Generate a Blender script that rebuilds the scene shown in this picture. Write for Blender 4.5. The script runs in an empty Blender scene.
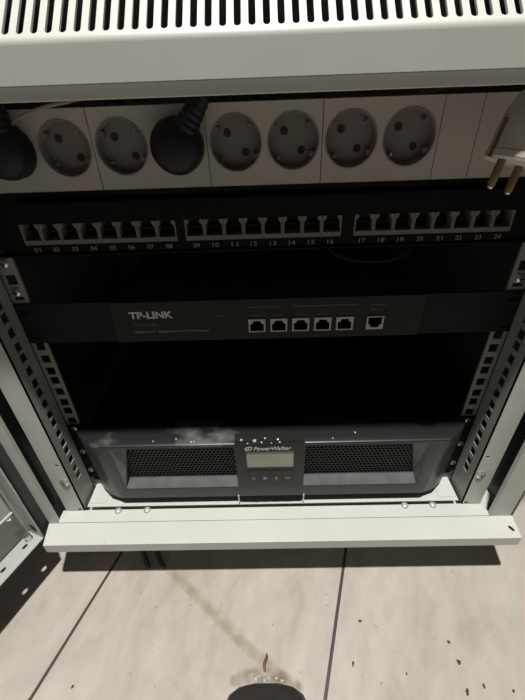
import bpy, bmesh, math, random
from mathutils import Vector, Matrix
from mathutils.geometry import tessellate_polygon
random.seed(7)
sc = bpy.context.scene
col = sc.collection
S = 0.001
FZ = 320.0                      # rack zero height above the floor, in millimetres


def W(p):                       # rack millimetres -> world metres
    return Vector((p[0] * S, p[1] * S, (p[2] + FZ) * S))


# ------------------------------------------------------------------ materials
def new_mat(name):
    m = bpy.data.materials.new(name)
    m.use_nodes = True
    nt = m.node_tree
    b = nt.nodes['Principled BSDF']
    return m, nt, b


def mat(name, colr, rough=.5, metal=0., var=.12, scale=40., bump=0., bscale=600., spec=.5, emit=None):
    m, nt, b = new_mat(name)
    N, L = nt.nodes, nt.links
    tc = N.new('ShaderNodeTexCoord')
    nz = N.new('ShaderNodeTexNoise'); nz.inputs['Scale'].default_value = scale; nz.inputs['Detail'].default_value = 4
    L.new(tc.outputs['Object'], nz.inputs['Vector'])
    rp = N.new('ShaderNodeValToRGB')
    c0 = [max(0, c * (1 - var)) for c in colr]; c1 = [min(1, c * (1 + var * .6)) for c in colr]
    rp.color_ramp.elements[0].position = .3; rp.color_ramp.elements[1].position = .7
    rp.color_ramp.elements[0].color = (*c0, 1); rp.color_ramp.elements[1].color = (*c1, 1)
    L.new(nz.outputs['Fac'], rp.inputs['Fac']); L.new(rp.outputs['Color'], b.inputs['Base Color'])
    b.inputs['Roughness'].default_value = rough; b.inputs['Metallic'].default_value = metal
    b.inputs['Specular IOR Level'].default_value = spec
    if bump:
        n2 = N.new('ShaderNodeTexNoise'); n2.inputs['Scale'].default_value = bscale
        L.new(tc.outputs['Object'], n2.inputs['Vector'])
        bp = N.new('ShaderNodeBump'); bp.inputs['Strength'].default_value = bump; bp.inputs['Distance'].default_value = .0004
        L.new(n2.outputs['Fac'], bp.inputs['Height']); L.new(bp.outputs['Normal'], b.inputs['Normal'])
    if emit:
        b.inputs['Emission Color'].default_value = (*emit[:3], 1); b.inputs['Emission Strength'].default_value = emit[3]
    return m


M = {}
M['paint'] = mat('light_grey_paint', (.60, .62, .58), .42, 0, .05, 18, .12, 900)
M['cover'] = mat('cover_grey_paint', (.51, .515, .487), .42, 0, .04, 18, .02, 900)
M['rail'] = mat('rail_shaded_grey_paint', (.27, .275, .25), .5, 0, .08, 30, .1, 900)  # same grey paint as the flange, darkened for the shade on the web
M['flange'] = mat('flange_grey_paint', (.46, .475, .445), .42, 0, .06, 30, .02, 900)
M['rivet'] = mat('dull_rivet', (.55, .55, .53), .3, .35, .1, 120)
M['inside'] = mat('inside_shaded_grey_paint', (.10, .10, .097), .6, 0, .1, 20)  # interior shade put into the colour; the paint matches the outside
M['door'] = mat('door_grey_paint', (.40, .415, .39), .45, 0, .06, 18, .1, 900)
M['steel'] = mat('zinc_steel', (.72, .72, .70), .28, 1., .15, 120)
M['brass'] = mat('brass_pin', (.22, .16, .09), .45, .6, .15, 120)
M['plastic'] = mat('grey_beige_plastic', (.39, .365, .335), .55, 0, .05, 30, spec=.3)
M['socket'] = mat('socket_shaded_plastic', (.17, .155, .143), .55, 0, .06, 60, spec=.3)  # housing plastic darkened to carry the shading of the recess
M['slot'] = mat('dark_hole', (.03, .012, .010), .8, 0, .1, 60)
M['plug_white'] = mat('plug_white_plastic', (.62, .59, .52), .5, 0, .05, 60)
M['plug_body'] = mat('plug_grey_plastic', (.44, .415, .37), .5, 0, .06, 60)
M['black'] = mat('black_rubber', (.008, .008, .009), .5, 0, .2, 60, spec=.3)
M['panel'] = mat('black_powder_panel', (.0035, .0035, .0035), .6, 0, .15, 60, .2, 1500, spec=.12)
M['router'] = mat('router_charcoal', (.021, .021, .020), .55, 0, .1, 60, .2, 1500, spec=.15)
M['ear'] = mat('router_ear_charcoal', (.014, .014, .0135), .6, 0, .1, 60, .2, 1500, spec=.12)
M['jack'] = mat('jack_grey', (.165, .148, .138), .55, 0, .08, 60, spec=.2)
M['jackdark'] = mat('jack_hollow', (.006, .006, .006), .7, 0, .1, 60)
M['print'] = mat('grey_print', (.25, .25, .25), .6, 0, .05, 60)
M['logo'] = mat('white_print', (.52, .52, .52), .5, 0, .03, 60)
M['faint'] = mat('faint_print', (.08, .08, .08), .6, 0, .05, 60)
M['port'] = mat('port_shield', (.38, .365, .335), .4, .15, .1, 200)
M['grille'] = mat('grille_black', (.010, .010, .011), .45, .2, .15, 60)
M['bezel_in'] = mat('bezel_ledge_lit', (.13, .131, .135), .4, 0, .2, 60)  # bezel plastic lightened, with the light on the ledge in its colour
M['display'] = mat('display_black', (.013, .013, .0135), .4, 0, .2, 90)
M['lcd'] = mat('lcd_glass', (.36, .36, .31), .25, 0, .06, 60)
M['crumb'] = mat('dirt_crumb', (.05, .035, .028), .7, 0, .4, 400, .5, 900)
M['rust'] = mat('reddish_scrap', (.15, .055, .026), .5, 0, .4, 300, .5, 900)
M['shoe'] = mat('black_shoe', (.022, .019, .018), .95, 0, .3, 90, .4, 500)
M['cable_grey'] = mat('grey_cable', (.20, .19, .18), .5, 0, .05, 60)
M['cable_wet'] = mat('wet_black_cable', (.05, .05, .05), .25, 0, .3, 60)
M['tab'] = mat('white_tab', (.7, .7, .68), .5, 0, .05, 60)


def bezel_mat():                # charcoal plastic with pale dusty splashes along the top
    m, nt, b = new_mat('bezel_charcoal')
    N, L = nt.nodes, nt.links
    tc = N.new('ShaderNodeTexCoord')
    nz = N.new('ShaderNodeTexNoise'); nz.inputs['Scale'].default_value = 30; nz.inputs['Detail'].default_value = 6
    L.new(tc.outputs['Object'], nz.inputs['Vector'])
    rp = N.new('ShaderNodeValToRGB')
    e = rp.color_ramp.elements
    e[0].position = .645; e[0].color = (.014, .014, .015, 1)
    e[1].position = .92; e[1].color = (.17, .17, .16, 1)
    sx = N.new('ShaderNodeSeparateXYZ'); L.new(tc.outputs['Object'], sx.inputs[0])
    mr = N.new('ShaderNodeMapRange'); mr.interpolation_type = 'SMOOTHSTEP'
    ab = N.new('ShaderNodeMath'); ab.operation = 'ADD'; ab.inputs[1].default_value = .076; L.new(sx.outputs['X'], ab.inputs[0])
    a2 = N.new('ShaderNodeMath'); a2.operation = 'ABSOLUTE'; L.new(ab.outputs[0], a2.inputs[0])
    mr.inputs['From Min'].default_value = .028; mr.inputs['From Max'].default_value = .050
    mr.inputs['To Min'].default_value = .24; mr.inputs['To Max'].default_value = 0
    L.new(a2.outputs[0], mr.inputs['Value'])
    m2 = N.new('ShaderNodeMapRange'); m2.interpolation_type = 'SMOOTHSTEP'
    m2.inputs['From Min'].default_value = .032; m2.inputs['From Max'].default_value = .044
    L.new(sx.outputs['Z'], m2.inputs['Value'])
    mm = N.new('ShaderNodeMath'); mm.operation = 'MULTIPLY'; L.new(mr.outputs[0], mm.inputs[0]); L.new(m2.outputs[0], mm.inputs[1])
    ad = N.new('ShaderNodeMath'); ad.operation = 'ADD'; L.new(nz.outputs['Fac'], ad.inputs[0]); L.new(mm.outputs[0], ad.inputs[1])
    L.new(ad.outputs[0], rp.inputs['Fac'])
    L.new(rp.outputs['Color'], b.inputs['Base Color'])
    b.inputs['Roughness'].default_value = .38
    return m


M['bezel'] = bezel_mat()


def dusty_paint():              # grey paint with little dirt specks
    m, nt, b = new_mat('sill_grey_paint')
    N, L = nt.nodes, nt.links
    tc = N.new('ShaderNodeTexCoord')
    nz = N.new('ShaderNodeTexNoise'); nz.inputs['Scale'].default_value = 260; nz.inputs['Detail'].default_value = 2
    n2 = N.new('ShaderNodeTexNoise'); n2.inputs['Scale'].default_value = 12; n2.inputs['Detail'].default_value = 3
    L.new(tc.outputs['Object'], nz.inputs['Vector']); L.new(tc.outputs['Object'], n2.inputs['Vector'])
    rp = N.new('ShaderNodeValToRGB'); e = rp.color_ramp.elements
    e[0].position = .215; e[0].color = (.12, .10, .08, 1); e[1].position = .24; e[1].color = (1, 1, 1, 1)
    r2 = N.new('ShaderNodeValToRGB'); e = r2.color_ramp.elements
    e[0].position = .3; e[0].color = (.52, .535, .50, 1); e[1].position = .7; e[1].color = (.56, .575, .54, 1)
    L.new(nz.outputs['Fac'], rp.inputs['Fac']); L.new(n2.outputs['Fac'], r2.inputs['Fac'])
    mx = N.new('ShaderNodeMixRGB'); mx.blend_type = 'MULTIPLY'; mx.inputs['Fac'].default_value = 1
    L.new(r2.outputs['Color'], mx.inputs['Color1']); L.new(rp.outputs['Color'], mx.inputs['Color2'])
    L.new(mx.outputs['Color'], b.inputs['Base Color'])
    b.inputs['Roughness'].default_value = .42
    return m


M['sill'] = dusty_paint()


def floor_mat():
    m, nt, b = new_mat('travertine_tiles')
    N, L = nt.nodes, nt.links
    tc = N.new('ShaderNodeTexCoord')
    mp = N.new('ShaderNodeMapping'); mp.vector_type = 'TEXTURE'
    mp.inputs['Rotation'].default_value = (0, 0, math.atan2(-.305, .952))
    L.new(tc.outputs['Object'], mp.inputs['Vector'])
    sx = N.new('ShaderNodeSeparateXYZ'); L.new(mp.outputs['Vector'], sx.inputs[0])

    def math_(op, a, bb):
        n = N.new('ShaderNodeMath'); n.operation = op
        for i, v in enumerate((a, bb)):
            if v is None: continue
            if isinstance(v, (int, float)): n.inputs[i].default_value = v
            else: L.new(v, n.inputs[i])
        return n.outputs[0]
    u = math_('SUBTRACT', sx.outputs['X'], .1099)
    u = math_('DIVIDE', u, .2958)
    r = math_('ROUND', u, None)
    d = math_('ABSOLUTE', math_('SUBTRACT', u, r), None)
    grout = math_('LESS_THAN', d, .0019 / .2958)
    # tile tint per column
    fl = math_('FLOOR', u, None)
    # travertine clouds stretched along the tile
    m2 = N.new('ShaderNodeMapping'); m2.inputs['Scale'].default_value = (1.3, .6, 1)
    L.new(mp.outputs['Vector'], m2.inputs['Vector'])
    n1 = N.new('ShaderNodeTexNoise'); n1.inputs['Scale'].default_value = 14; n1.inputs['Detail'].default_value = 8; n1.inputs['Roughness'].default_value = .62
    n1.inputs['Distortion'].default_value = .6
    L.new(m2.outputs['Vector'], n1.inputs['Vector'])
    rp = N.new('ShaderNodeValToRGB'); e = rp.color_ramp.elements
    e[0].position = .25; e[0].color = (.355, .325, .285, 1); e[1].position = .75; e[1].color = (.505, .476, .437, 1)
    k = e.new(.5); k.color = (.445, .414, .373, 1)
    L.new(n1.outputs['Fac'], rp.inputs['Fac'])
    # fine veins
    n3 = N.new('ShaderNodeTexNoise'); n3.inputs['Scale'].default_value = 55; n3.inputs['Detail'].default_value = 6
    L.new(m2.outputs['Vector'], n3.inputs['Vector'])
    r3 = N.new('ShaderNodeValToRGB'); e = r3.color_ramp.elements
    e[0].position = .3; e[0].color = (.90, .89, .87, 1); e[1].position = .6; e[1].color = (1, 1, 1, 1)
    L.new(n3.outputs['Fac'], r3.inputs['Fac'])
    mx = N.new('ShaderNodeMixRGB'); mx.blend_type = 'MULTIPLY'; mx.inputs['Fac'].default_value = 1
    L.new(rp.outputs['Color'], mx.inputs['Color1']); L.new(r3.outputs['Color'], mx.inputs['Color2'])
    # little pits
    n4 = N.new('ShaderNodeTexNoise'); n4.inputs['Scale'].default_value = 120; n4.inputs['Detail'].default_value = 3
    L.new(mp.outputs['Vector'], n4.inputs['Vector'])
    r4 = N.new('ShaderNodeValToRGB'); e = r4.color_ramp.elements
    e[0].position = .235; e[0].color = (.30, .25, .21, 1); e[1].position = .30; e[1].color = (1, 1, 1, 1)
    L.new(n4.outputs['Fac'], r4.inputs['Fac'])
    m4 = N.new('ShaderNodeMixRGB'); m4.blend_type = 'MULTIPLY'; m4.inputs['Fac'].default_value = 1
    L.new(mx.outputs['Color'], m4.inputs['Color1']); L.new(r4.outputs['Color'], m4.inputs['Color2'])
    m5 = N.new('ShaderNodeMixRGB'); L.new(grout, m5.inputs['Fac'])
    L.new(m4.outputs['Color'], m5.inputs['Color1']); m5.inputs['Color2'].default_value = (.060, .045, .048, 1)
    L.new(m5.outputs['Color'], b.inputs['Base Color'])
    b.inputs['Roughness'].default_value = .38; b.inputs['Specular IOR Level'].default_value = .35
    bp = N.new('ShaderNodeBump'); bp.inputs['Strength'].default_value = .25; bp.inputs['Distance'].default_value = .0006
    h = math_('SUBTRACT', math_('MULTIPLY', n3.outputs['Fac'], .6), grout)
    L.new(h, bp.inputs['Height']); L.new(bp.outputs['Normal'], b.inputs['Normal'])
    return m


def water_mat(name, tint, gloss):
    m, nt, b = new_mat(name)
    N, L = nt.nodes, nt.links
    out = N['Material Output']
    tr = N.new('ShaderNodeBsdfTransparent'); gl = N.new('ShaderNodeBsdfGlossy'); gl.inputs['Roughness'].default_value = .12
    at = N.new('ShaderNodeAttribute'); at.attribute_name = 'fade'
    tc = N.new('ShaderNodeTexCoord')
    nz = N.new('ShaderNodeTexNoise'); nz.inputs['Scale'].default_value = 70; nz.inputs['Detail'].default_value = 5
    L.new(tc.outputs['Object'], nz.inputs['Vector'])
    rr = N.new('ShaderNodeValToRGB'); rr.color_ramp.elements[0].position = .3; rr.color_ramp.elements[1].position = .65
    L.new(nz.outputs['Fac'], rr.inputs['Fac'])
    ml = N.new('ShaderNodeMath'); ml.operation = 'MULTIPLY'
    L.new(at.outputs['Fac'], ml.inputs[0]); L.new(rr.outputs['Color'], ml.inputs[1])
    mx = N.new('ShaderNodeMixRGB'); mx.inputs['Color1'].default_value = (1, 1, 1, 1); mx.inputs['Color2'].default_value = (*tint, 1)
    L.new(ml.outputs[0], mx.inputs['Fac']); L.new(mx.outputs['Color'], tr.inputs['Color'])
    m3 = N.new('ShaderNodeMath'); m3.operation = 'MULTIPLY'; m3.inputs[1].default_value = gloss
    L.new(ml.outputs[0], m3.inputs[0])
    bp = N.new('ShaderNodeBump'); bp.inputs['Strength'].default_value = .5; bp.inputs['Distance'].default_value = .0015
    L.new(nz.outputs['Fac'], bp.inputs['Height']); L.new(bp.outputs['Normal'], gl.inputs['Normal'])
    ms = N.new('ShaderNodeMixShader')
    L.new(m3.outputs[0], ms.inputs['Fac']); L.new(tr.outputs[0], ms.inputs[1]); L.new(gl.outputs[0], ms.inputs[2])
    L.new(ms.outputs[0], out.inputs['Surface'])
    return m


M['floor'] = floor_mat()
M['streak'] = water_mat('brown_wet_streak', (.90, .855, .78), .06)
M['puddle'] = water_mat('shallow_puddle', (.80, .76, .70), .16)


def drop_mat():
    m, nt, b = new_mat('water_drop')
    N, L = nt.nodes, nt.links
    b.inputs['Base Color'].default_value = (.9, .9, .88, 1)
    b.inputs['Roughness'].default_value = .06
    b.inputs['Transmission Weight'].default_value = .6
    b.inputs['IOR'].default_value = 1.33
    return m


M['drop'] = drop_mat()


# ------------------------------------------------------------------ mesh builder (works in rack millimetres)
class MB:
    def __init__(s):
        s.v = []; s.f = []; s.mi = []; s.cur = 0

    def add(s, verts, faces):
        o = len(s.v); s.v += [Vector(p) for p in verts]
        for f in faces:
            s.f.append([o + i for i in f]); s.mi.append(s.cur)
        return s

    def box(s, x0, x1, y0, y1, z0, z1):
        return s.add([(x0, y0, z0), (x1, y0, z0), (x1, y1, z0), (x0, y1, z0), (x0, y0, z1), (x1, y0, z1), (x1, y1, z1), (x0, y1, z1)],
                     [(0, 3, 2, 1), (4, 5, 6, 7), (0, 1, 5, 4), (1, 2, 6, 5), (2, 3, 7, 6), (3, 0, 4, 7)])

    def grid_plate(s, us, vs, solid, w0, w1, mp):
        nu, nv = len(us) - 1, len(vs) - 1
        P = lambda i, j, w: mp(us[i], vs[j], w)
        ok = lambda i, j: 0 <= i < nu and 0 <= j < nv and solid(i, j)
        for i in range(nu):
            for j in range(nv):
                if not ok(i, j): continue
                s.add([P(i, j, w0), P(i + 1, j, w0), P(i + 1, j + 1, w0), P(i, j + 1, w0)], [(0, 1, 2, 3)])
                s.add([P(i, j, w1), P(i + 1, j, w1), P(i + 1, j + 1, w1), P(i, j + 1, w1)], [(3, 2, 1, 0)])
                for di, dj, a, b in ((-1, 0, (i, j), (i, j + 1)), (1, 0, (i + 1, j), (i + 1, j + 1)), (0, -1, (i, j), (i + 1, j)), (0, 1, (i, j + 1), (i + 1, j + 1))):
                    if not ok(i + di, j + dj):
                        s.add([P(*a, w0), P(*b, w0), P(*b, w1), P(*a, w1)], [(0, 1, 2, 3)])
        return s

    def plate(s, outer, holes, w0, w1, mp, rim=True, back=True):
        loops = [outer] + holes
        flat = [p for l in loops for p in l]
        tris = tessellate_polygon([[Vector((p[0], p[1], 0)) for p in l] for l in loops])
        s.add([mp(p[0], p[1], w0) for p in flat], [tuple(t) for t in tris])
        if back: s.add([mp(p[0], p[1], w1) for p in flat], [tuple(reversed(t)) for t in tris])
        for li, l in enumerate(loops):
            if li == 0 and not rim: continue
            n = len(l)
            s.add([mp(p[0], p[1], w0) for p in l] + [mp(p[0], p[1], w1) for p in l],
                  [(i, (i + 1) % n, n + (i + 1) % n, n + i) for i in range(n)])
        return s

    def prism(s, poly, w0, w1, mp):
        return s.plate(poly, [], w0, w1, mp)

    def lathe(s, prof, origin, axis, n=32, cap0=True, cap1=True, sq=None):
        ax = Vector(axis).normalized(); o = Vector(origin)
        t = Vector((0, 0, 1)) if abs(ax.z) < .9 else Vector((1, 0, 0))
        e1 = ax.cross(t).normalized(); e2 = ax.cross(e1)
        vs = []
        for h, r in prof:
            for k in range(n):
                a = 2 * math.pi * k / n
                vs.append(o + ax * h + (e1 * math.cos(a) + e2 * math.sin(a)) * r)
        fs = []
        for j in range(len(prof) - 1):
            for k in range(n):
                fs.append((j * n + k, j * n + (k + 1) % n, (j + 1) * n + (k + 1) % n, (j + 1) * n + k))
        if cap0: fs.append(tuple(reversed(range(n))))
        if cap1: fs.append(tuple((len(prof) - 1) * n + k for k in range(n)))
        return s.add(vs, fs)

    def cyl(s, p0, p1, r, n=20):
        d = Vector(p1) - Vector(p0)
        return s.lathe([(0, r), (d.length, r)], p0, d, n)

    def tube(s, pts, r, n=12, rs=None):
        pts = [Vector(p) for p in pts]
        vs = []; fs = []
        prev = None
        for i, p in enumerate(pts):
            d = (pts[min(i + 1, len(pts) - 1)] - pts[max(i - 1, 0)]).normalized()
            if prev is None:
                t = Vector((0, 0, 1)) if abs(d.z) < .9 else Vector((1, 0, 0))
                e1 = d.cross(t).normalized()
            else:
                e1 = (prev - d * prev.dot(d)).normalized()
            prev = e1; e2 = d.cross(e1)
            rr = rs[i] if rs else r
            for k in range(n):
                a = 2 * math.pi * k / n
                vs.append(p + (e1 * math.cos(a) + e2 * math.sin(a)) * rr)
        for j in range(len(pts) - 1):
            for k in range(n):
                fs.append((j * n + k, j * n + (k + 1) % n, (j + 1) * n + (k + 1) % n, (j + 1) * n + k))
        fs.append(tuple(reversed(range(n)))); fs.append(tuple((len(pts) - 1) * n + k for k in range(n)))
        return s.add(vs, fs)


def spline(pts, k=8):
    pts = [Vector(p) for p in pts]; P = [pts[0]] + pts + [pts[-1]]; out = []
    for i in range(1, len(P) - 2):
        for j in range(k):
            t = j / k; a, b, c, d = P[i - 1], P[i], P[i + 1], P[i + 2]
            out.append(.5 * ((2 * b) + (c - a) * t + (2 * a - 5 * b + 4 * c - d) * t * t + (3 * b - a - 3 * c + d) * t ** 3))
    out.append(pts[-1]); return out


ORG = {}


def thing(name, label, cat, org, group=None):
    o = bpy.data.objects.new(name, None); col.objects.link(o)
    o.empty_display_size = .02
    o.location = W(org); ORG[o.name] = W(org)
    o['label'] = label; o['category'] = cat
    if group: o['group'] = group
    return o


def obj(name, mb, m, parent=None, org=None, bevel=0., smooth=True, weld=True, label=None, sub=0):
    me = bpy.data.meshes.new(name)
    bm = bmesh.new()
    if org is None:
        org = sum(mb.v, Vector()) / len(mb.v)
    wo = W(org)
    vs = [bm.verts.new(W(v) - wo) for v in mb.v]
    for f, mi in zip(mb.f, mb.mi):
        try:
            fc = bm.faces.new([vs[i] for i in f]); fc.material_index = mi
        except ValueError:
            pass
    if weld: bmesh.ops.remove_doubles(bm, verts=bm.verts, dist=2e-6)
    bmesh.ops.recalc_face_normals(bm, faces=bm.faces)
    for f in bm.faces: f.smooth = smooth
    bm.to_mesh(me); bm.free()
    if smooth: me.set_sharp_from_angle(angle=math.radians(35))
    for mm in (m if isinstance(m, (list, tuple)) else [m]): me.materials.append(mm)
    o = bpy.data.objects.new(name, me); col.objects.link(o)
    ORG[o.name] = wo
    if parent: o.parent = parent; o.location = wo - ORG[parent.name]
    else: o.location = wo
    if bevel:
        b = o.modifiers.new('Bevel', 'BEVEL'); b.width = bevel * S; b.segments = 3; b.limit_method = 'ANGLE'; b.angle_limit = math.radians(40)
    if sub:
        q = o.modifiers.new('Subdiv', 'SUBSURF'); q.levels = sub; q.render_levels = sub
    if label: o['label'] = label
    return o


def copy_part(o, parent, off):          # copy of a part with copies of its sub-parts
    c = o.copy(); col.objects.link(c); c.parent = parent; c.location = o.location + Vector(off) * S
    ORG[c.name] = ORG[o.name] + Vector(off) * S
    for ch in list(o.children):
        d = ch.copy(); col.objects.link(d); d.parent = c
    return c


def tag(o, label, cat, group=None):
    o['label'] = label; o['category'] = cat
    if group: o['group'] = group
    return o


def text(name, s_, m, parent, x0, x1, zb, y, h=None, shear=0., bold=0., hs=1.):
    cu = bpy.data.curves.new('t', 'FONT'); cu.body = s_; cu.size = 10; cu.extrude = .12; cu.offset = bold; cu.shear = shear
    to = bpy.data.objects.new('t', cu); col.objects.link(to)
    bpy.context.view_layer.update()
    dg = bpy.context.evaluated_depsgraph_get()
    me = bpy.data.meshes.new_from_object(to.evaluated_get(dg))
    bpy.data.objects.remove(to); bpy.data.curves.remove(cu)
    xs = [v.co.x for v in me.vertices]; ys = [v.co.y for v in me.vertices]
    sx = (x1 - x0) / (max(xs) - min(xs)); sz = (h / (max(ys) - min(ys))) if h else sx
    mb = MB()
    mb.add([(x0 + (v.co.x - min(xs)) * sx, y - .12 - v.co.z, zb + (v.co.y - min(ys)) * sz) for v in me.vertices], [tuple(p.vertices) for p in me.polygons])
    bpy.data.meshes.remove(me)
    return obj(name, mb, m, parent, smooth=False)


FRONT = lambda u, v, w: (u, w, v)       # plate facing -Y


def circ(cx, cy, r, n=32, a0=0):
    return [(cx + r * math.cos(a0 + 2 * math.pi * k / n), cy + r * math.sin(a0 + 2 * math.pi * k / n)) for k in range(n)]


def obround(cx, y0, y1, w, n=8):
    r = w / 2
    return [(cx + r * math.cos(a), y1 - r + r * math.sin(a)) for a in [math.pi * k / n for k in range(n + 1)]] + \
           [(cx + r * math.cos(a), y0 + r + r * math.sin(a)) for a in [math.pi + math.pi * k / n for k in range(n + 1)]]


# ------------------------------------------------------------------ floor (setting)
fm = MB().add([(-2600, -2600, -FZ), (2600, -2600, -FZ), (2600, 2600, -FZ), (-2600, 2600, -FZ)], [(0, 1, 2, 3)])
fl = obj('floor', fm, M['floor'], org=(0, 0, -FZ)); fl['kind'] = 'structure'

# ------------------------------------------------------------------ cabinet
SILL = -234.0
cab = thing('server_cabinet', 'light grey steel rack cabinet with slotted sloping top edge and open left door', 'cabinet', (0, 150, -FZ))
XO = 300.0
# top cover: upright front band, slotted slope, flat roof
mb = MB()
rr = 5.0; tt = math.tan(math.radians(22.5)) * rr            # rounded bend between band and slope
arc = [(-82 + rr - rr * math.cos(a), 226.4 - tt + rr * math.sin(a)) for a in [math.radians(45 * k / 6) for k in range(7)]]
mb.box(-XO, XO, -82, -80.5, 207.8, 226.4 - tt)
mb.add([(x, y, z) for x in (-XO, XO) for y, z in arc], [(k, k + 1, 8 + k, 7 + k) for k in range(6)])
V0 = tt                         # the slope starts where the bend ends
mb.box(-XO, XO, -80.5, -67, 207.8, 209.3)
R2 = math.sqrt(.5)
SL = lambda u, v, w: (u, -82 + v * R2 + w * R2, 226.4 + v * R2 - w * R2)
pitch = 7.25; n = 82; slot = 3.6
x0 = -n * pitch / 2 + 1.0
for k in range(n):
    a = x0 + k * pitch; b = a + pitch; c = (a + b) / 2
    mb.plate([(a, V0), (b, V0), (b, 56), (a, 56)], [obround(c, 3.4, 48, slot)], 0, 1.5, SL, rim=False)
for a, b in ((-XO, x0), (x0 + n * pitch, XO)):
    mb.plate([(a, V0), (b, V0), (b, 56), (a, 56)], [], 0, 1.5, SL, rim=False)
ye, ze = -82 + 56 * R2, 226.4 + 56 * R2
mb.box(-XO, XO, ye, 410, ze - 1.5, ze)
for sx in (-1, 1):              # cheeks of the slope
    mb.prism([(-80.5, 207.8), (410, 207.8), (410, ze - 1), (ye, ze - 1), (-80.5, 225)], sx * XO, sx * (XO - 1.5), lambda u, v, w: (w, u, v))
cover = obj('top_cover', mb, M['cover'], cab, bevel=0.0)
mb = MB(); mb.box(-XO, XO, -78, -74, 200.6, 207.8)
mb.box(-XO, XO, -74, 405, 217, 218.5)  # hidden inner plate, added to block light coming through the slots
obj('top_frame_and_light_block', mb, M['cover'], cab, bevel=.6)
for sx in (-1, 1):
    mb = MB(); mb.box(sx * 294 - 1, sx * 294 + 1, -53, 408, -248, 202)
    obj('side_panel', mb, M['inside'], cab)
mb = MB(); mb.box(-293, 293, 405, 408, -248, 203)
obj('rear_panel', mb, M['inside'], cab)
# bottom plate and front sill
mb = MB(); mb.box(-236, 236, -34.5, 404, -231, -229.4)
for sx in (-1, 1):
    mb.box(sx * 224 - 11, sx * 224 + 11, -30, -6, -229.3, -228.4)
obj('bottom_plate', mb, M['sill'], cab, bevel=.3)
TOPP = lambda u, v, w: (u, v, w)
mb = MB()
mb.plate([(-272, -82), (290, -82), (294, -53.5), (-278, -53.5)],
         [[(284 + 2.3 * math.cos(a) - 1.2 * math.sin(a), -70 + 3.6 * math.sin(a)) for a in [2 * math.pi * k / 16 for k in range(16)]]], SILL, SILL - 1.5, TOPP)
mb.box(-272, 290, -82, -80.5, -249, SILL - .2)
mb.box(-268, 268, -52.4, -35.4, SILL - 2.4, SILL - 1.0)
mb.box(-272, 290, -80.5, 400, -249, -247.5)
sill = obj('sill', mb, M['sill'], cab, bevel=.5)
mb = MB(); mb.box(278, 290, -77, -63, SILL - 4.5, SILL - 3.5)  # black cap added under the hole to keep it dark
obj('hinge_hole_dark_cap', mb, M['slot'], sill)
riv = MB().lathe([(0, 4.6), (1.2, 4.5), (2.6, 3.4), (3.2, 1.6), (3.35, .1)], (-196, -38, SILL - 1.0), (0, 0, 1), 24)
r0 = obj('rivet', riv, M['rivet'], sill)
for dx in (37, 364.5, 399.5): copy_part(r0, sill, (dx, .5, 0))
for x, y in ((-250, 15), (250, 15), (-250, 360), (250, 360)):
    mb = MB().lathe([(0, 20), (6, 20), (9, 8), (69.5, 8)], (x, y, -FZ + .2), (0, 0, 1), 24)
    obj('foot', mb, M['black'], cab)
# frame posts
for sx in (-1, 1):
    mb = MB()
    wide = 25 if sx > 0 else 11                  # the left post is partly behind the hinge
    mb.box(*sorted((sx * 267, sx * (267 + wide))), -53.4, -52, SILL - .8, 202.8)
    mb.box(sx * 267.8 - .8, sx * 267.8 + .8, -52, -48, SILL - .8, 202.8)
    post = obj('frame_post', mb, M['flange'], cab, bevel=.5)
# mounting rails: ear flange at the rack plane, side web with square holes, smooth front flange
U = 44.45
zs = []
for k in range(-6, 5):
    b = k * U
    for q in (6.35, 22.225, 38.1): zs.append(b + q)
zs = sorted(z for z in zs if -228 < z < 196)
vs = [SILL]
for z in zs: vs += [z - 4.75, z + 4.75]
vs.append(202)


def screw(x, y, z, r=4.2):
    mb = MB().lathe([(0, r), (1.4, r), (2.2, r * .75), (2.4, r * .3)], (x, y, z), (0, -1, 0), 20)
    mb.cur = 1
    mb.box(x - r * .62, x + r * .62, y - 2.7, y - 2.2, z - .45, z + .45)
    mb.box(x - .45, x + .45, y - 2.7, y - 2.2, z - r * .62, z + r * .62)
    return mb


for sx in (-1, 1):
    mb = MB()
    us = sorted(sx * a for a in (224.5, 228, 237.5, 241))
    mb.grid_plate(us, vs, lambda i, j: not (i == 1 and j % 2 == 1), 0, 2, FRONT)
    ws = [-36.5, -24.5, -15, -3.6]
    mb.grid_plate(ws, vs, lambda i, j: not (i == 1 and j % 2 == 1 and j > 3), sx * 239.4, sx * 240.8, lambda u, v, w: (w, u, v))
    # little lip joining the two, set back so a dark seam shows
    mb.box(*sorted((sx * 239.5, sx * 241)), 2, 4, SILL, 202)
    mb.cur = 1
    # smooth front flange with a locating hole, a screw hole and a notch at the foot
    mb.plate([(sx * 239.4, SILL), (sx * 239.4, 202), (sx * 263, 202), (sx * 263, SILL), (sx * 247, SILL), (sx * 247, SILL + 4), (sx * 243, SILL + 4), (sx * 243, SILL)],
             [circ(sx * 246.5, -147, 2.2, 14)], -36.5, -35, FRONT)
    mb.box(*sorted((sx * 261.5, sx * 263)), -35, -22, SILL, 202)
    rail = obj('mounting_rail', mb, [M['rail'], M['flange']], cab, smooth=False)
    obj('screw', screw(sx * 247, -36.5, -177, 5.4), [M['steel'], M['slot']], rail)
    for z in (82.5, 54.6, -122.2):
        mb = MB(); mb.box(sx * 232.5 - 4.6, sx * 232.5 + 4.6, -1.0, 3, z - 4.6, z + 4.6)
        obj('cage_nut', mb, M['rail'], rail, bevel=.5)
        obj('screw', screw(sx * 232.5, -1.0, z, 3.6), [M['steel'], M['slot']], rail)

# open left door: a shallow pan hinged on the left post
dx_, dy_ = -.375, -.927
nx_, ny_ = .927, -.375
H = Vector((-283, -75, 0))              # hinge end of the inner lip


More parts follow.
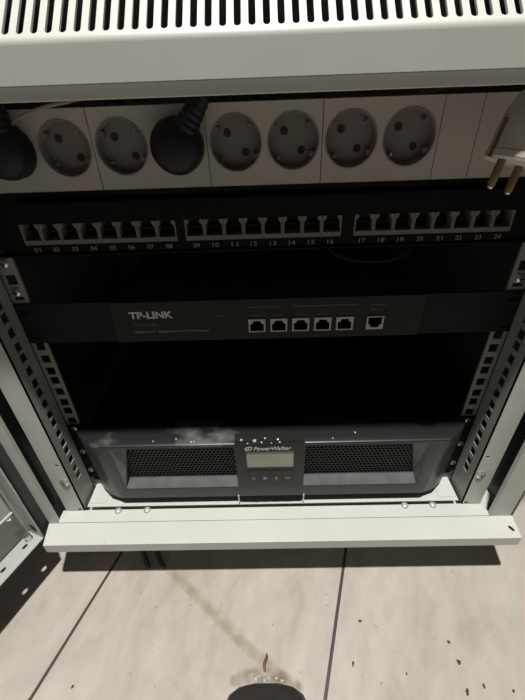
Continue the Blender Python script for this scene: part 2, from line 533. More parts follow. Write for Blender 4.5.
def D(u, w, z):                          # u along door, w across (0 inner lip, -24 outer sheet)
    return (H.x + u * dx_ + w * nx_, H.y + u * dy_ + w * ny_, z)


def dbox(mb, u0, u1, w0, w1, z0, z1):
    vs_ = [D(u, w, z) for z in (z0, z1) for (u, w) in ((u0, w0), (u1, w0), (u1, w1), (u0, w1))]
    return mb.add(vs_, [(0, 3, 2, 1), (4, 5, 6, 7), (0, 1, 5, 4), (1, 2, 6, 5), (2, 3, 7, 6), (3, 0, 4, 7)])


DW = 560; DZ0, DZ1 = -242.0, 196.0
mb = MB()
dbox(mb, -7, DW, -25.5, -24, DZ0, DZ1)                       # sheet
dholes = [[(u + px, -12 + py) for px, py in obround(0, -3.2, 3.2, 4.4)] for u in (9, 38, 90, 200, 320)]
dholes = [[(u + (p[1]), -12 + p[0]) for p in obround(0, -3.4, 3.4, 4.2)] for u in (9, 38, 90, 200, 320)]
mb.plate([(-7, -24), (DW, -24), (DW, 0), (-7, 0)], dholes, DZ0, DZ0 + 1.4, lambda u, v, w: D(u, v, w))   # bottom flange
dbox(mb, -7, DW, -24, 0, DZ1 - 1.4, DZ1)
dbox(mb, -8.4, -7, -25.5, 0, DZ0, DZ1)                       # hinge side
dbox(mb, DW, DW + 1.4, -25.5, 0, DZ0, DZ1)
dr = obj('door', mb, M['door'], cab, smooth=False)
mb = MB(); dbox(mb, 0, DW - 30, -23.9, -15, DZ0 + 59, DZ1 - 40); dbox(mb, 0, DW - 30, -15, -11.5, DZ0 + 57, DZ0 + 58.5); dbox(mb, 0, DW - 30, -23.9, -15, DZ0 + 57, DZ0 + 59)
obj('stiffener', mb, M['door'], dr, bevel=1.0)
mb = MB().cyl(D(1, -14, DZ0 + 1.6), D(1, -14, DZ0 + 9), 3.2, 20); mb.cyl(D(1, -14, DZ0 + 9), D(1, -14, DZ0 + 12), 4.4, 20)
obj('hinge_pin', mb, M['steel'], dr)
mb = MB(); dbox(mb, -6.9, -6.3, -12, -4, DZ0 + 14, DZ0 + 24)
obj('latch_slot', mb, M['slot'], dr)
mb = MB().lathe([(0, 4.), (1.5, 4.), (2.6, 2.6), (3, .2)], D(2, -24, DZ0 + 44), (nx_, ny_, 0), 18)
obj('screw', mb, M['steel'], dr)
# ------------------------------------------------------------------ power strip
strip = thing('power_strip', 'light grey rack power strip with a row of round earthed sockets, under the top edge', 'power strip', (0, 20, 141))
SX = [-192.5 + 43.3 * i for i in range(8)]; SZc = 170.6; SR = 19.6
Z0, Z1 = 141.0, 196.8
mb = MB()
seams = [-241, -127.6, -41, 45.6, 132.3, 160.5, 241]
for a, b in zip(seams[:-1], seams[1:]):
    a2, b2 = a + .3, b - .3
    cs = [x for x in SX if a < x < b]
    edges = [a2] + [(p + q) / 2 for p, q in zip(cs[:-1], cs[1:])] + [b2]
    if not cs:
        mb.box(a2, b2, 0, 2, Z0, Z1)
    else:
        for c, e0, e1 in zip(cs, edges[:-1], edges[1:]):
            mb.plate([(e0, Z0), (e1, Z0), (e1, Z1), (e0, Z1)], [circ(c, SZc, SR, 48)], 0, 2.0, FRONT, rim=False)
        mb.box(a2, b2, .3, 2, Z0 - .01, Z0); mb.box(a2, b2, .3, 2, Z1, Z1 + .01)
mb.box(-241, 241, 2, 60, Z0, Z0 + 1.5); mb.box(-241, 241, 2, 60, Z1 - 1.5, Z1); mb.box(-241, 241, 58, 60, Z0, Z1)
obj('housing', mb, M['plastic'], strip, smooth=False)

def socket_at(x):
    # deep round well with a raised rim, guide notches at the flat sides
    mb = MB().lathe([(0, SR), (-.6, SR), (-.6, SR - .9), (0, SR - 1.1), (8.5, SR - 1.5), (8.5, .2)], (x, 0, SZc), (0, 1, 0), 48, cap0=False, cap1=True)
    a = math.radians(135)
    for s_ in (1, -1):          # guide ribs beside the pin axis
        c = Vector((x + s_ * math.cos(math.radians(148)) * (SR - 2.4), 0, SZc + s_ * math.sin(math.radians(148)) * (SR - 2.4)))
        mb.box(c.x - 1.8, c.x + 1.8, 2.4, 8.2, c.z - 1.8, c.z + 1.8)
    so = obj('socket', mb, M['socket'], strip, org=(x, 0, SZc))
    for s_ in (1, -1):
        px, pz = x + s_ * 9.5 * math.cos(a), SZc + s_ * 9.5 * math.sin(a)
        obj('pin_hole', MB().cyl((px, 8.0, pz), (px, 8.45, pz), 2.9, 20), M['slot'], so)
    a = math.radians(45)
    for s_ in (1, -1):          # sprung earth clips
        px, pz = x + s_ * (SR - 3.2) * math.cos(a), SZc + s_ * (SR - 3.2) * math.sin(a)
        mb = MB().tube([(px, 2.5, pz), (px - s_ * 1.0, 5, pz - s_ * 1.0), (px - s_ * .4, 8, pz - s_ * .4)], 1.3, 10)
        obj('earth_clip', mb, M['steel'], so)
    return so


s0 = socket_at(SX[0])
for i in range(1, 8): copy_part(s0, strip, (43.3 * i, 0, 0))


# black right-angle plugs pushed into two of the sockets
def black_plug(x, lab, tip, fat=1.0):
    t = thing('power_plug', lab, 'plug', (x, 8, SZc), 'black plugs in the power strip')
    mb = MB().lathe([(7.5, 17.0), (-1, 17.2), (-1.2, 19.4), (-9, 19.4), (-16, 17.6), (-20, 13.5), (-21.5, 7), (-21.8, .2)], (x, 0, SZc), (0, 1, 0), 40)
    obj('plug_body', mb, M['black'], t)
    d = Vector((tip[0], 0, tip[1])).normalized()
    b0 = Vector((x, -12, SZc)) + d * 12
    pts = [b0 + d * k * 2.2 for k in range(13)]
    rs = [fat * (9.8 - .30 * k if k % 2 == 0 else 9.0 - .29 * k) for k in range(13)]
    obj('strain_relief', MB().tube(pts, 6, 16, rs), M['black'], t)
    e = pts[-1]
    p2 = e + d * 8
    obj('cable', MB().tube(spline([e - d * 4, e, Vector((p2.x, -5, 206)), Vector((p2.x + 14, 22, 209)), Vector((p2.x + 30, 90, 206)), Vector((p2.x + 30, 180, 200))]), 3.6, 12), M['black'], t)
    return t


black_plug(SX[3], 'black plug with ribbed cable neck in the fourth socket of the power strip', (.60, .80))
black_plug(SX[0] + 1.5, 'black plug in the leftmost socket of the strip, cut by the photo edge', (.12, .99), 1.3)
gc = MB().tube(spline([(-183, -4, 183), (-178, -7, 189.5), (-164, -6, 195), (-150, -4, 198.5), (-135, 2, 201), (-120, 25, 204), (-100, 70, 200)]), 1.3, 10)
tag(obj('thin_cable', gc, M['cable_grey'], org=(-160, 0, 194)), 'thin grey wire curling over the top of the power strip beside the left plug', 'cable')

# loose grey plug hanging by its cord at the right
n_ = Vector((-.25, -.15, -.95)).normalized(); t_ = Vector((16.8, 7.5, -5.6)).normalized(); t_ = (t_ - n_ * t_.dot(n_)).normalized()
s_v = n_.cross(t_).normalized()
FC = Vector((157.8, -59, 161.4))
pl = thing('loose_plug', 'unplugged grey two-pin plug dangling in front of the right end of the power strip', 'plug', FC)
mb = MB()
# body: lozenge section plug, loft of rings
rings = [(0, 16.8, 16.4), (3, 16.8, 16.4), (3.2, 16.2, 15.8), (14, 16.2, 15.8), (26, 15.0, 14.6), (35, 11.5, 11.5), (40, 7.5, 7.5)]
nn = 40; vs_ = []; fs_ = []
for h, ra, rb in rings:
    for k in range(nn):
        a = 2 * math.pi * k / nn
        vs_.append(FC - n_ * h + t_ * math.cos(a) * ra + s_v * math.sin(a) * rb)
for j in range(len(rings) - 1):
    for k in range(nn): fs_.append((j * nn + k, j * nn + (k + 1) % nn, (j + 1) * nn + (k + 1) % nn, (j + 1) * nn + k))
fs_.append(tuple(range(nn))); fs_.append(tuple((len(rings) - 1) * nn + k for k in range(nn)))
mb.add(vs_, fs_)
pb = obj('plug_body', mb, M['plug_body'], pl)
mb = MB(); vs_ = []
for h, r in ((.3, 16.6), (1.4, 16.2), (1.5, .2)):
    for k in range(nn):
        a = 2 * math.pi * k / nn
        vs_.append(FC + n_ * h + t_ * math.cos(a) * r + s_v * math.sin(a) * r * .98)
mb.add(vs_, [(j * nn + k, j * nn + (k + 1) % nn, (j + 1) * nn + (k + 1) % nn, (j + 1) * nn + k) for j in range(2) for k in range(nn)])
obj('plug_face', mb, M['plug_white'], pl, label='pale face of the plug')
for s_ in (-1, 1):
    b0 = FC + t_ * 9.5 * s_
    pin = obj('pin', MB().lathe([(1, 2.4), (16.5, 2.4), (18.2, 1.6), (18.8, .3)], b0, n_, 18), M['brass'], pl)
    obj('pin_tip', MB().lathe([(0, 1.9), (.8, 1.6), (1.3, .3)], b0 + n_ * 17.8, n_, 14), M['steel'], pin)
for ang in (30, 196):                    # earth contact strips in the body's flanks
    a = math.radians(ang)
    dv = t_ * math.cos(a) + s_v * math.sin(a)
    sd = n_.cross(dv)
    mb = MB()
    for h0, h1, r0_, r1_ in ((-1.6, 20, 16.1, 15.4),):
        q = []
        for h, r in ((h0, r0_), (h1, r1_)):
            for w_ in (-1.6, 1.6):
                for dr_ in (-1.5, .9):
                    q.append(FC - n_ * h + dv * (r + dr_) + sd * w_)
        mb.add(q, [(0, 1, 3, 2), (4, 6, 7, 5), (0, 4, 5, 1), (2, 3, 7, 6), (0, 2, 6, 4), (1, 5, 7, 3)])
    obj('earth_contact', mb, M['brass'], pl)
e = FC - n_ * 37
obj('cable', MB().tube(spline([e, e - n_ * 8, Vector((e.x + 5, -30, 208)), Vector((e.x + 14, 0, 208.5)), Vector((e.x + 20, 80, 205)), Vector((e.x + 18, 200, 200))]), 3.4, 14), M['plug_body'], pl)

# ------------------------------------------------------------------ patch panel
PZ0, PZ1 = 89.2, 133.0
pp = thing('patch_panel', 'black patch panel with three rows of eight numbered network jacks', 'patch panel', (0, 10, PZ0))
G0 = [-205.5, -66.5, 75.5]; JP = 16.45; JZ0, JZ1 = 99.0, 116.5
us = [-241.0]
for g in G0: us += [g, g + 8 * JP]
us.append(241.0)
mb = MB().grid_plate(us, [PZ0, JZ0, JZ1, PZ1], lambda i, j: not (i % 2 == 1 and j == 1), -2, 0, FRONT)
mb.box(-241, 241, -4.5, -2, PZ0, PZ0 + 1.2); mb.box(-241, 241, -4.5, -2, PZ1 - 1.2, PZ1)
mb.box(-220, 220, 30, 32, PZ0 + 2, PZ1 - 2)
obj('faceplate', mb, M['panel'], pp, smooth=False)
gx = G0[0]


def rj_open(cx, zb, w=11.8, h=7.6, k1=6.6, k2=3.6, top=11.0):
    return [(cx - w / 2, zb), (cx + w / 2, zb), (cx + w / 2, zb + h), (cx + k1 / 2 + .8, zb + h + 1.2), (cx + k1 / 2, zb + top), (cx - k1 / 2, zb + top), (cx - k1 / 2 - .8, zb + h + 1.2), (cx - w / 2, zb + h)]


cx = gx + JP / 2
xa, xb, za, zt_ = gx + .15, gx + JP - .15, JZ0 + .1, JZ1 - .1
mb = MB().prism([(xa, za), (xb, za), (xb, zt_), (xb - 3.4, zt_), (xb - 3.2, zt_ - 2.6), (xb - 1.3, zt_ - 4.6), (xb - 1.1, za + 3.6),
                 (xa + 1.1, za + 3.6), (xa + 1.3, zt_ - 4.6), (xa + 3.2, zt_ - 2.6), (xa + 3.4, zt_), (xa, zt_)], -3.0, 9, FRONT)
j0 = obj('network_jack', mb, M['jack'], pp, smooth=False)
mb = MB(); mb.box(gx + .5, gx + JP - .5, 9, 11, JZ0 + .5, JZ1 - .5)
mb.box(cx - 4.5, cx + 4.5, 4, 9, JZ0 + 9.4, JZ0 + 10.4)
obj('contact_block', mb, M['jackdark'], j0, smooth=False)
first = True
num = 1
for g in G0:
    for k in range(8):
        if not first: copy_part(j0, pp, (g + k * JP - gx, 0, 0))
        first = False
        c = g + (k + .5) * JP
        text('port_number', '%02d' % num, M['print'], pp, c - 2.7, c + 2.7, 92.6, -2.0, 3.7)
        num += 1
for sx in (-1, 1):
    for z in (PZ0 + 6.5, PZ1 - 6.5): obj('screw', screw(sx * 232.5, -2, z, 3.6), [M['black'], M['slot']], pp)

# thin black cable sagging in the gap below the patch panel
mb = MB().tube(spline([(52, 40, 92), (68, 28, 72), (100, 22, 66), (130, 26, 69), (148, 36, 84), (152, 50, 95)]), 1.6, 10)
tag(obj('network_cable', mb, M['router'], org=(100, 22, 66)), 'thin dark cable sagging in the black gap between patch panel and router', 'cable')

# ------------------------------------------------------------------ router
rt = thing('network_router', 'charcoal rack router with five silver-framed network ports and white maker lettering', 'router', (0, 90, -1))
mb = MB()
pxs = []
for i in range(5): pxs += [-17.6 + 21.25 * i, -17.6 + 21.25 * i + 16.6]
pxs += [96.6, 113.2]
us = [-148.4] + pxs + [149.0]
mb.grid_plate(us, [-.8, 7.4, 21.9, 42.6], lambda i, j: not (i % 2 == 1 and j == 1), -4.5, -3, FRONT)
mb.box(-148.4, 149, -3, 190, -.8, .4); mb.box(-148.4, 149, -3, 190, 41.4, 42.6); mb.box(-148.4, -147.2, -3, 190, .4, 41.4); mb.box(147.8, 149, -3, 190, .4, 41.4)
mb.box(-148.4, 149, 188, 190, .4, 41.4)
obj('case', mb, M['router'], rt, smooth=False)
for a, b in ((-241, -148.9), (149.5, 241)):
    mb = MB().plate([(a, -.8), (b, -.8), (b, 42.6), (a, 42.6)],
                    [[(cx_ + p[1] * 1.0, cz_ + p[0]) for p in obround(0, -5, 5, 6)] for cx_ in ((a + 9) if a < 0 else (b - 9),) for cz_ in (6.3, 36)], -2.5, -.3, FRONT)
    ear = obj('mounting_ear', mb, M['ear'], rt, smooth=False)
    mb = MB(); mb.box((a + 2) if a < 0 else (b - 16), (a + 16) if a < 0 else (b - 2), -.25, -.05, 1, 41)
    obj('ear_pad', mb, M['jackdark'], ear)


def router_port(xa, inv):
    c = xa + 8.3
    hole = rj_open(c, 8.6, 13.2, 7.4, 7.0, 3.6, 11.2)
    if inv: hole = [(x, 8.6 + 20.7 - z) for x, z in hole]
    else: hole = hole
    mb = MB().plate([(xa + .1, 7.5), (xa + 16.5, 7.5), (xa + 16.5, 21.8), (xa + .1, 21.8)], [hole], -5.6, -4.6, FRONT)
    mb.cur = 1
    mb.plate([(xa + .1, 7.5), (xa + 16.5, 7.5), (xa + 16.5, 21.8), (xa + .1, 21.8)], [hole], -4.6, 10, FRONT)
    return mb


p0 = obj('network_port', router_port(-17.6, False), [M['port'], M['jackdark']], rt, smooth=False)
mb = MB(); mb.box(-17, -1.6, 10, 12, 8, 21.4); obj('contact_block', mb, M['jackdark'], p0)
for i in range(1, 5): copy_part(p0, rt, (21.25 * i, 0, 0))
p1 = obj('console_port', router_port(96.6, True), [M['port'], M['jackdark']], rt, smooth=False)
mb = MB(); mb.box(97.2, 112.6, 10, 12, 8, 21.4); obj('contact_block', mb, M['jackdark'], p1)
text('brand_lettering', 'TP-LINK', M['logo'], rt, -131.5, -89.5, 25.2, -4.5, 7.4, bold=.32)
text('model_lettering', 'TL-ER6120', M['faint'], rt, -129.5, -107, 17.0, -4.5, 3.0)
text('product_lettering', 'SafeStream\u2122 Gigabit Dual-WAN VPN Router', M['print'], rt, -129.5, -56, 8.6, -4.5, 3.2)
for a, b, z in ((-17, 14, 34.2), (25, 86, 34.2), (99, 114, 33.6), (99, 112, 28.4), (-46, -39, 26)) + tuple((-15 + 21.25 * i, -3.5 + 21.25 * i, 25.0) for i in range(5)):
    mb = MB(); mb.box(a, b, -4.75, -4.5, z, z + .7)
    obj('port_marking', mb, M['faint'], rt, smooth=False)

# ------------------------------------------------------------------ UPS
ups = thing('battery_backup_unit', 'black rack battery backup unit with twin mesh grilles and small central display', 'power backup', (0, 60, -205))
UT, UB = -116.0, -217.0
mb = MB()
YF = -37.0
YB = -33.0                       # front leans back a little towards its foot
yf = lambda z: YF + (YB - YF) * (UT - z) / (UT - UB)
# outer shell rings: back (Y=-3) to front (Y=-40) with a chamfered corner
def ring(y, xt, xb, zt, zb, yb=None): return [(-xt, y, zt), (xt, y, zt), (xb, y if yb is None else yb, zb), (-xb, y if yb is None else yb, zb)]
rgs = [ring(-4, 226, 222, UT, UB + 2), ring(-14, 224, 219, UT, UB + 1), ring(-26, 212, 205, UT, UB), ring(-34.5, 201, 192, UT - .4, UB, -30.5), ring(yf(UT - 2), 197, 187, UT - 2, UB + 1.5, yf(UB + 1.5))]
for j in range(len(rgs) - 1):
    a, b = rgs[j], rgs[j + 1]
    mb.add(a + b, [(k, (k + 1) % 4, 4 + (k + 1) % 4, 4 + k) for k in range(4)])
# front face with two openings
zt, zb = UT - 2, UB + 1.5
OT, OB, RB = -121.5, -196.0, -185.5
oL = [(-179, OT), (-39.5, OT), (-39.5, OB), (-178, OB)]
oR = [(39.5, OT), (176, OT), (176, OB), (39.5, OB)]
mb.plate([(-197, zt), (197, zt), (187, zb), (-187, zb)], [oL, oR], 0, 1.5, lambda u, v, w: (u, yf(v) + w, v), rim=False)
bez = obj('front_bezel', mb, M['bezel'], ups, org=(0, -20, -158))
bez.modifiers.new('Bevel', 'BEVEL').width = .0008; bez.modifiers['Bevel'].limit_method = 'ANGLE'; bez.modifiers['Bevel'].angle_limit = math.radians(50); bez.modifiers['Bevel'].segments = 2
RY = -23.5
for o_, inn in ((oL, [(-164, OT - .5), (-39.5, OT - .5), (-39.5, RB), (-176, RB)]), (oR, [(39.5, OT - .5), (162, OT - .5), (174, RB), (39.5, RB)])):
    mb = MB().add([(p[0], yf(p[1]) + .6, p[1]) for p in o_] + [(p[0], RY, p[1]) for p in inn], [(k, (k + 1) % 4, 4 + (k + 1) % 4, 4 + k) for k in range(4)])
    obj('grille_surround', mb, M['bezel_in'], ups, smooth=False)
    # perforated grille, rows offset by half a hole
    mb = MB()
    x0_, x1_ = min(p[0] for p in inn), max(p[0] for p in inn)
    pw, ph, hw, hh = 4.6, 4.4, 3.1, 2.9
    row = 0; z = RB
    while z < OT - 1:
        off = (row % 2) * pw / 2; x = x0_ - off
        while x < x1_ - .1:
            xa, xb = max(x, x0_), min(x + pw, x1_); c = x + pw / 2; zc = z + ph / 2
            # clip to slanted edge
            f = (zc - OT) / (RB - OT)
            lo = inn[0][0] + (inn[3][0] - inn[0][0]) * f; hi = inn[1][0] + (inn[2][0] - inn[1][0]) * f
            if xb > lo and xa < hi:
                A = [(xa, RY, z), (xb, RY, z), (xb, RY, z + ph), (xa, RY, z + ph)]
                if c - hw / 2 > xa and c + hw / 2 < xb:
                    B = [(c - hw / 2, RY, zc - hh / 2), (c + hw / 2, RY, zc - hh / 2), (c + hw / 2, RY, zc + hh / 2), (c - hw / 2, RY, zc + hh / 2)]
                    Cc = [(p[0], RY + 1.6, p[2]) for p in B]
                    mb.add(A + B + Cc, [(k, (k + 1) % 4, 4 + (k + 1) % 4, 4 + k) for k in range(4)] + [(4 + k, 4 + (k + 1) % 4, 8 + (k + 1) % 4, 8 + k) for k in range(4)])
                else:
                    mb.add(A, [(0, 1, 2, 3)])
            x += pw
        z += ph; row += 1
    obj('grille', mb, M['grille'], ups, smooth=False)
mb = MB(); mb.box(-215, 215, 3, 380, UB + 4, UT - 2)
obj('case', mb, M['panel'], ups, bevel=1)
for sx in (-1, 1):
    mb = MB().plate([(sx * 216, UB + 6), (sx * 241, UB + 6), (sx * 241, -117), (sx * 216, -117)], [circ(sx * 232.5, -122.2, 3.1, 14)], -3.4, -1.2, FRONT)
    ear = obj('mounting_ear', mb, M['panel'], ups, smooth=False)
    for z in (-160, -195): obj('screw', screw(sx * 233, -3.4, z, 3.2), [M['steel'], M['slot']], ear)
# display module
dm = MB()
DY = -39.8; dz0, dz1 = -188.5, -112.5
dm.plate([(-38.5, dz0), (38.5, dz0), (38.5, dz1 - 1), (-38.5, dz1 - 1)], [[(-26.5, -153.6), (26.5, -153.6), (26.5, -126.6), (-26.5, -126.6)]], DY, DY + 2, FRONT)
dm.box(-38.5, 38.5, DY + 2, -25, dz1 - 2.5, dz1); dm.box(-38.5, -37, DY + 2, -25, dz0, dz1 - 2.5); dm.box(37, 38.5, DY + 2, -25, dz0, dz1 - 2.5)
dm.box(-37, 37, DY + 2, -25, dz0, dz0 + 1.5); dm.box(-37, 37, -27, -25, dz0 + 1.5, dz1 - 2.5)
dm.box(-38.5, 38.5, DY - .8, DY + 1, dz1 - 1.6, dz1 - .2)
for q in (-26, -13.2, 0, 13.2, 26): dm.box(q - .5, q + .5, DY - .7, DY, -185.5, -157)
disp = obj('display_panel', dm, M['display'], ups, smooth=False)
mb = MB(); mb.box(-26.5, 26.5, DY + .9, DY + 1.8, -153.6, -126.6)
obj('lcd_screen', mb, M['lcd'], disp, label='pale grey-green display window')
t1 = text('brand_lettering', 'PowerWalker', M['logo'], disp, -18.0, 23.5, -124.2, DY, 5.6, shear=.3, bold=.12)
mb = MB()                                 # looped emblem left of the name
N_ = 24
ou = [(-23.4 + 4.2 * math.cos(a) + 1.2 * math.sin(a), -121.2 + 2.9 * math.sin(a)) for a in [2 * math.pi * k / N_ for k in range(N_)]]
inn = [(-23.0 + 3.0 * math.cos(a) + 1.2 * math.sin(a), -121.1 + 1.9 * math.sin(a)) for a in [2 * math.pi * k / N_ for k in range(N_)]]
mb.plate(ou, [inn], DY - .24, DY, FRONT)
mb.prism([(-26.8, -125.4), (-25.9, -125.4), (-20.4, -117), (-21.3, -117)], DY - .24, DY, FRONT)
obj('emblem', mb, M['logo'], disp, smooth=False)
for i, x in enumerate((-19.8, -6.6, 6.6, 19.8)):
    mb = MB(); mb.box(x - 5, x + 5, DY - 1.2, DY - .02, -184, -159)
    mb.cur = 1
    y0 = DY - 1.4; y1 = DY - 1.15
    if i == 0: mb.plate(obround(x, -172.8, -169.2, 3.4), [obround(x, -172.1, -169.9, 1.9)], y0, y1, FRONT)
    elif i == 1: mb.prism(circ(x, -171.0, 2.3, 18), y0, y1, FRONT)
    elif i == 2:
        mb.prism([(x - 1.5, -170.4), (x, -167.8), (x + 1.5, -170.4)], y0, y1, FRONT); mb.prism([(x - 1.5, -171.8), (x + 1.5, -171.8), (x, -174.4)], y0, y1, FRONT)
    else:
        mb.box(x - 1.2, x + 2.6, y0, y1, -171.4, -170.6); mb.box(x + 1.9, x + 2.6, y0, y1, -170.6, -169.0); mb.prism([(x - 2.8, -171.0), (x - 1.0, -169.5), (x - 1.0, -172.5)], y0, y1, FRONT)
    obj('button', mb, [M['display'], M['print']], disp, smooth=False)
for x in (-40.5, 40.5):
    mb = MB(); mb.box(x - .7, x + .7, -35.0, -33.6, -226, -212)
    obj('pull_tab', mb, M['tab'], ups)

# water drops on the display housing and bezel edge
drops = [(-31, -38, 1.5), (-16.5, -39.5, 2.0), (-9, -42, 1.0), (-5, -36, 1.2), (9, -38, 1.4), (11, -42, 1.1), (-24, -43, .9), (2, -43, .8)]
for x, y, r in drops:
    mb = MB().lathe([(0, r), (r * .35, r * .92), (r * .7, r * .6), (r * .85, .05)], (x, y + 3, dz1 + .02), (0, 0, 1), 16)
    tag(obj('water_drop', mb, M['drop'], org=(x, y, dz1)), 'tiny clear water drop on top of the display housing', 'water drop', 'water drops on the display housing')
for x, y, r in [(-87, -33, 1.2), (-84, -32.5, 1.0), (-130, -31, .9), (-105, -28, 1.0), (96, -24, 1.1), (70, -32, .9)]:
    mb = MB().lathe([(0, r), (r * .35, r * .92), (r * .7, r * .6), (r * .85, .05)], (x, y, UT + .02), (0, 0, 1), 16)
    tag(obj('water_drop', mb, M['drop'], org=(x, y, UT)), 'tiny clear water drop on the flat top of the black backup unit front', 'water drop', 'water drops on the backup unit top')


# ------------------------------------------------------------------ on the floor
def blob(name, x, y, rx, ry, h, m, rot=0., seed=0, dom=True):
    rnd = random.Random(seed)
    n = 14; vs_ = []; fs_ = []
    prof = [(0, 1), (.5, .95), (.85, .6), (1, .05)]
    amp = [1 + rnd.uniform(-.25, .25) for _ in range(n)]
    for hh, rr in prof:
        for k in range(n):
            a = 2 * math.pi * k / n
            px, py = math.cos(a) * rx * rr * amp[k], math.sin(a) * ry * rr * amp[k]
            vs_.append((x + px * math.cos(rot) - py * math.sin(rot), y + px * math.sin(rot) + py * math.cos(rot), -FZ + hh * h))
    for j in range(3):
        for k in range(n): fs_.append((j * n + k, j * n + (k + 1) % n, (j + 1) * n + (k + 1) % n, (j + 1) * n + k))
    fs_.append(tuple(reversed(range(n)))); fs_.append(tuple(3 * n + k for k in range(n)))
    return obj(name, MB().add(vs_, fs_), m, org=(x, y, -FZ))


crumbs = [(101.7, -131.4, 2.3, 1.7, 'small brown dirt crumb on the floor, just right of the right-hand dark tile joint'),
          (85.5, -172, 1.3, 3.2, 'long thin dark dirt crumb close beside the right-hand tile joint'),
          (200.8, -171.5, 2.2, 3.0, 'largest black dirt crumb on the right-hand floor tile'),
          (199, -196, 1.9, 3.8, 'slanted dark dirt crumb lowest on the right-hand floor tile'),
          (218.4, -191.7, 1.4, 3.0, 'thin black dirt crumb to the right of the two larger ones'),
          (246.6, -196, 1.4, 1.7, 'tiny dark dirt crumb by the bottom right corner of the photo'),
          (197.3, -153, 2.0, 1.8, 'greyish round dirt crumb above the largest black crumb'),
          (141, -181, 1.0, 1.6, 'tiny dark dirt crumb low in the middle of the right-hand floor tile'),
          (-218, -189, 1.4, 2.2, 'single dark dirt crumb right of the left-hand tile joint')]
for i, (x, y, rx, ry, lab) in enumerate(crumbs):
    tag(blob('dirt_crumb', x, y, rx * .85, ry * .85, 1.1, M['crumb'], random.uniform(-.4, .4), i), lab, 'dirt crumb', 'dirt crumbs on the floor')

mb = MB().tube(spline([(-9.2, -162.5, -FZ + 1.4), (-9.4, -166.5, -FZ + 2.2), (-11.5, -170.5, -FZ + 2.2), (-11.8, -174, -FZ + 1.8), (-11.0, -178.5, -FZ + 1.3)], 5), 1.5, 10,
               rs=[1.0 + .7 * math.sin(math.pi * k / 20) for k in range(21)])
tag(obj('leaf_scrap', mb, M['rust'], org=(-10, -170, -FZ)), 'reddish brown curled scrap lying at the end of the wet trail', 'scrap')


def ribbon(name, pts, ws, z, m, lab, cat):
    pts = spline(pts, 10); n = len(pts); vs_ = []; fade = []
    rnd = random.Random(3)
    for i, p in enumerate(pts):
        d = (pts[min(i + 1, n - 1)] - pts[max(i - 1, 0)]).normalized(); nn_ = Vector((-d.y, d.x, 0))
        t = i / (n - 1) * (len(ws) - 1); k = min(int(t), len(ws) - 2); w = ws[k] + (ws[k + 1] - ws[k]) * (t - k)
        w *= 1 + rnd.uniform(-.12, .12)
        end = min(1, i / 4, (n - 1 - i) / 4)
        for q, fd in ((-1, 0), (-.55, .8), (0, 1), (.55, .8), (1, 0)):
            vs_.append((p.x + nn_.x * q * w, p.y + nn_.y * q * w, -FZ + z)); fade.append(fd * end)
    fs_ = [(i * 5 + q, i * 5 + q + 1, i * 5 + q + 6, i * 5 + q + 5) for i in range(n - 1) for q in range(4)]
    o = obj(name, MB().add(vs_, fs_), m, org=(pts[n // 2].x, pts[n // 2].y, -FZ), weld=False)
    at = o.data.attributes.new('fade', 'FLOAT', 'POINT')
    for i, v in enumerate(fade): at.data[i].value = v
    return tag(o, lab, cat)


ribbon('water_trail', [(-142, -66, 0), (-120, -84, 0), (-92, -106, 0), (-66, -126, 0), (-46, -144, 0), (-28, -159, 0), (-8, -172, 0), (6, -184, 0), (16, -194, 0)],
       [7, 7, 8, 9, 8, 7, 8, 9], .25, M['streak'], 'thin brownish wet trail running across the floor tile from under the cabinet', 'water trail')
ribbon('water_puddle', [(-50, -186, 0), (-34, -184, 0), (-14, -182, 0), (8, -185, 0), (30, -194, 0)], [4, 9, 10, 9, 4], .45, M['puddle'], 'glinting shallow puddle around the dark shoe toe at the bottom of the photo', 'puddle')
for x, y, r in [(-26, -181.5, 1.6), (-21, -184, 2.0), (-17, -182, 1.4), (-12, -185, 1.7), (-7, -183.5, 1.5), (1, -184, 1.5), (7, -186, 1.8), (-10, -180, 1.1)]:
    mb = MB().lathe([(0, r), (r * .35, r * .92), (r * .7, r * .6), (r * .85, .05)], (x, y, -FZ + .5), (0, 0, 1), 16)
    tag(obj('water_drop', mb, M['drop'], org=(x, y, -FZ)), 'bead of water glinting in the puddle by the dark shoe toe', 'water drop', 'water beads in the puddle')

# dark wet cable ends under the cabinet
for (pts, lab) in (([(-205, 30, -FZ + 6), (-190, -20, -FZ + 10), (-178, -48, -FZ + 8), (-165, -68, -FZ + 3.4)], 'left of two wet dark cable ends poking from under the cabinet'),
                   ([(-185, 30, -FZ + 6), (-172, -20, -FZ + 12), (-160, -46, -FZ + 9), (-145.5, -69, -FZ + 3.6)], 'right of two wet dark cable ends poking from under the cabinet')):
    mb = MB().tube(spline(pts), 3.2, 12)
    tag(obj('cable_end', mb, M['cable_wet'], org=pts[2]), lab, 'cable')

# toe of a dark shoe at the bottom edge
sh = thing('shoe', 'dark rounded shoe toe at the bottom edge of the photo', 'shoe', (-10, -300, -FZ))


def shoe_ring(y, w, zt, zb, n=20):
    out = []
    for k in range(n):
        a = 2 * math.pi * k / n; c, s_ = math.cos(a), math.sin(a)
        out.append((-10 + w * math.copysign(abs(c) ** .8, c), y, -FZ + (zt + zb) / 2 + (zt - zb) / 2 * math.copysign(abs(s_) ** .8, s_)))
    return out


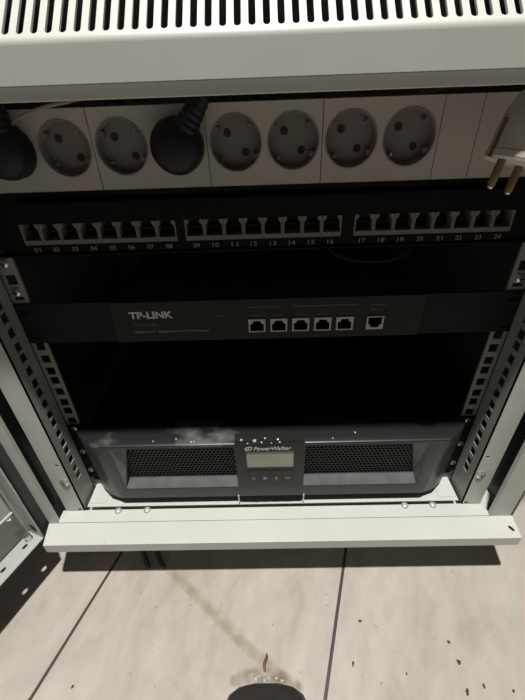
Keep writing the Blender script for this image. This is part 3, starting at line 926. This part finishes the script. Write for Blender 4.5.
secs = [(-191, 10, 14, 6), (-193.5, 25, 22, 4), (-199, 35, 30, 4), (-212, 42, 38, 4), (-240, 46, 46, 4), (-275, 47, 56, 4), (-320, 42, 76, 4), (-370, 37, 94, 4), (-420, 36, 98, 4), (-465, 33, 96, 4), (-484, 22, 86, 6)]
vs_ = []; nn = 20
for y, w, a, b in secs: vs_ += shoe_ring(y, w, a, b)
fs_ = [(j * nn + k, j * nn + (k + 1) % nn, (j + 1) * nn + (k + 1) % nn, (j + 1) * nn + k) for j in range(len(secs) - 1) for k in range(nn)]
fs_ += [tuple(reversed(range(nn))), tuple((len(secs) - 1) * nn + k for k in range(nn))]
obj('upper', MB().add(vs_, fs_), M['shoe'], sh, sub=1)
sol = [(-10 + w * s_, y) for s_ in (1,) for y, w in ((-190, 12), (-193, 28), (-199, 38), (-212, 45), (-245, 49), (-280, 49), (-330, 42), (-400, 38), (-460, 36), (-486, 22))]
sol += [(-20 - x, y) for x, y in reversed(sol)]
obj('sole', MB().prism(sol, -FZ + .2, -FZ + 9, lambda u, v, w: (u, v, w)), M['black'], sh)

# ------------------------------------------------------------------ light
def lamp(name, x, y, z, power, r, c=(1, .965, .91)):
    l = bpy.data.lights.new(name, 'POINT'); l.energy = power; l.shadow_soft_size = r; l.color = c
    o = bpy.data.objects.new(name, l); o.location = W((x, y, z)); col.objects.link(o)


lamp('ceiling_lamp', 20, -445, 1980, 275, .035)
w = bpy.data.worlds.new('World'); sc.world = w; w.use_nodes = True
nt = w.node_tree
bg = nt.nodes['Background']; bg.inputs['Color'].default_value = (1, .95, .88, 1); bg.inputs['Strength'].default_value = .045

# ------------------------------------------------------------------ camera
F_, TH, RO, YA = 376.4976, .5920418, .0362402, -.0203845
f = Vector((math.sin(YA) * math.cos(TH), math.cos(YA) * math.cos(TH), -math.sin(TH)))
r = Vector((math.cos(YA), -math.sin(YA), 0)); d = f.cross(r)
c, s_ = math.cos(RO), math.sin(RO)
r2 = c * r + s_ * d; d2 = -s_ * r + c * d
cd = bpy.data.cameras.new('Camera'); cam = bpy.data.objects.new('Camera', cd); col.objects.link(cam)
cd.sensor_fit = 'HORIZONTAL'; cd.sensor_width = 36; cd.lens = 36 * F_ / 525; cd.clip_start = .005
u_ = -d2; b_ = -f
cam.matrix_world = Matrix(((r2.x, u_.x, b_.x, 0), (r2.y, u_.y, b_.y, 0), (r2.z, u_.z, b_.z, 0), (0, 0, 0, 1)))
cam.location = W((1.673, -322.507, 199.374))
sc.camera = cam
sc.view_settings.view_transform = 'Standard'
sc.view_settings.look = 'None'
sc.view_settings.exposure = 0
